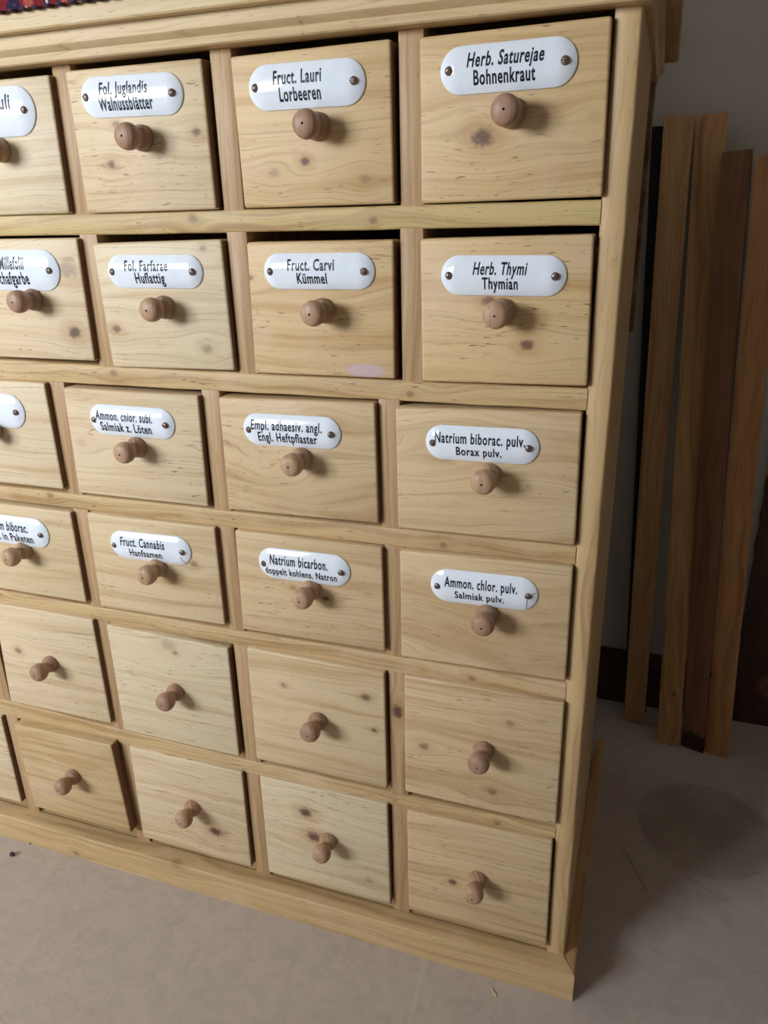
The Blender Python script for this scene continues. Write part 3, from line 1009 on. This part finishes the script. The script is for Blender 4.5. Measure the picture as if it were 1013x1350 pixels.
# faint joint between two sheets
j0, j1 = W(at(560, 1268, 2, FZ)), W(at(541, 1345, 2, FZ))
dv = (j1 - j0).normalized()
nn_ = Vector((-dv.y, dv.x))
jd = n.math('ABSOLUTE', n.math('ADD', n.math('MULTIPLY', n.math('SUBTRACT', X, j0.x), nn_.x), n.math('MULTIPLY', n.math('SUBTRACT', Y, j0.y), nn_.y)))
c = n.mix(n.math('MULTIPLY', n.sstep(jd, .0035, .001), .35), c, srgb(206, 198, 190))
for (q0, q1, amt) in (((822, 1118), (853, 1175), .45), ((905, 1155), (960, 1190), .25)):
    s0, s1 = W(at(*q0, 2, FZ)), W(at(*q1, 2, FZ))
    d_ = s1 - s0
    L_ = d_.length
    d_.normalize()
    along = n.math('ADD', n.math('MULTIPLY', n.math('SUBTRACT', X, s0.x), d_.x), n.math('MULTIPLY', n.math('SUBTRACT', Y, s0.y), d_.y))
    acr = n.math('ABSOLUTE', n.math('ADD', n.math('MULTIPLY', n.math('SUBTRACT', X, s0.x), -d_.y), n.math('MULTIPLY', n.math('SUBTRACT', Y, s0.y), d_.x)))
    msk = n.math('MULTIPLY', n.sstep(acr, .0016, .0006), n.math('MULTIPLY', n.math('GREATER_THAN', along, 0.0), n.math('LESS_THAN', along, L_)))
    c = n.mix(n.math('MULTIPLY', msk, amt), c, srgb(70, 58, 50))
n.link(c, n.b.inputs['Base Color'])
n.bump(a1, 0.05, 0.001)
M_floor = n.m

n = NT('plaster_white', 0.9, 0.15)
tc = n.n('ShaderNodeTexCoord')
w1 = n.noise(tc.outputs['Object'], 6.0, 4.0)
w2 = n.noise(tc.outputs['Object'], 120.0, 3.0)
n.link(n.mix(n.sstep(w1, .35, .7), srgb(212, 206, 198), srgb(202, 196, 188)), n.b.inputs['Base Color'])
n.bump(w2, 0.25, 0.001)
M_wall = n.m
M_base = pine('baseboard_brown', 'x', 51.0, (84, 54, 40), (66, 42, 32), flecks=0.2, grain=.5, tint=(80, 50, 38))
M_door = pine('door_brown', 'z', 55.0, (78, 48, 36), (60, 38, 30), flecks=0.2, grain=.5, tint=(72, 44, 34), knots=((0.075, 0.045, .009, .8),))
M_room = plain('painted_panelling', srgb(186, 182, 176), .8)
M_white = plain('window_white', srgb(226, 224, 220), .4)


def setbox(name, x0, x1, y0, y1, z0, z1, mat, parent=None):
    bm = bmesh.new()
    box(bm, x0, x1, y0, y1, z0, z1)
    return struct(finish(bm, name, mat, (0, 0, FZ), parent, smooth=False))


T = 0.08
setbox('floor', RX0 - T, RX1 + T, RY0 - .28, YW + T, FZ - .05, FZ, M_floor)
setbox('ceiling', RX0 - T, RX1 + T, RY0 - .28, YW + T, RZ1, RZ1 + .05, M_room)
setbox('wall_back', RX0, RX1, YW, YW + T, FZ, RZ1, M_wall)
setbox('wall_left', RX0 - T, RX0, RY0, YW, FZ, RZ1, M_room)
setbox('wall_right', RX1, RX1 + T, RY0, YW, FZ, RZ1, M_wall)  # unseen wall, set near and white to bounce light onto the cabinet side
WX0, WX1, WZ0, WZ1 = -2.15, -0.90, 0.78, 1.36
TW = 0.28                      # unseen outer wall, made thick so its reveal cuts light on the lower drawers
bm = bmesh.new()
box(bm, RX0, WX0, RY0 - TW, RY0, FZ, RZ1)
box(bm, WX1, RX1, RY0 - TW, RY0, FZ, RZ1)
box(bm, WX0, WX1, RY0 - TW, RY0, FZ, WZ0)
box(bm, WX0, WX1, RY0 - TW, RY0, WZ1, RZ1)
struct(finish(bm, 'wall_front', M_room, (0, 0, FZ), None, smooth=False))
bm = bmesh.new()
fw = .035
ym0, ym1 = RY0 - TW + .03, RY0 - TW + .065
box(bm, WX0, WX0 + fw, ym0, ym1, WZ0, WZ1)
box(bm, WX1 - fw, WX1, ym0, ym1, WZ0, WZ1)
box(bm, WX0 + fw, WX1 - fw, ym0, ym1, WZ0, WZ0 + fw)
box(bm, WX0 + fw, WX1 - fw, ym0, ym1, WZ1 - fw, WZ1)
box(bm, (WX0 + WX1) / 2 - fw * .6, (WX0 + WX1) / 2 + fw * .6, ym0, ym1, WZ0 + fw, WZ1 - fw)
struct(finish(bm, 'window_1', M_white, ((WX0 + WX1) / 2, RY0, WZ0), None, smooth=False))

xd = at(984, 800, 1, YW - .006).x
# baseboard behind the planks
zb_ = at(800, 856, 1, YW - .007).z
setbox('baseboard_back', RX0 + .001, xd - .006, YW - .007, YW - .0003, FZ + .0003, zb_, M_base)
# dark door with the ragged plaster edge at its left
bm = bmesh.new()
rings = []
for k in range(121):
    z = FZ + .0005 + (1.75 - FZ) * k / 120
    x = xd + random.uniform(-.0011, .0011)
    rings.append([(x, YW - .006, z), (xd + .62, YW - .006, z), (xd + .62, YW - .0003, z), (x, YW - .0003, z)])
loft(bm, rings)
struct(finish(bm, 'door_1', M_door, (xd, YW, FZ), None, smooth=False))

# ------------------------------------------------------------------ light: daylight through the window
w = bpy.data.worlds.new('World')
scn.world = w
w.use_nodes = True
bg = w.node_tree.nodes['Background']
bg.inputs[0].default_value = (0.80, 0.90, 1.0, 1)
bg.inputs[1].default_value = 1.2
ld = bpy.data.lights.new('window_daylight', 'AREA')
ld.shape = 'RECTANGLE'
ld.size = (WX1 - WX0 - .08) * S
ld.size_y = (WZ1 - WZ0 - .08) * S
ld.energy = 97.0
ld.color = (0.84, 0.92, 1.0)
lo = bpy.data.objects.new('window_daylight', ld)
col.objects.link(lo)
lo.location = W(((WX0 + WX1) / 2, RY0 - TW - .02, (WZ0 + WZ1) / 2))
lo.rotation_euler = (math.radians(90), 0, 0)      # faces +y, into the room

# ------------------------------------------------------------------ camera
cd = bpy.data.cameras.new('camera')
cam = bpy.data.objects.new('camera', cd)
col.objects.link(cam)
cd.sensor_fit = 'VERTICAL'
cd.sensor_height = 36.0
cd.lens = FPX / 1350.0 * 36.0
cd.clip_start = 0.01
r_, f_, u_ = Vector(R[0]), Vector(R[1]), Vector(R[2])
Mx = Matrix(((r_.x, u_.x, -f_.x), (r_.y, u_.y, -f_.y), (r_.z, u_.z, -f_.z))).to_4x4()
Mx.translation = W(C0)
cam.matrix_world = Mx
scn.camera = cam
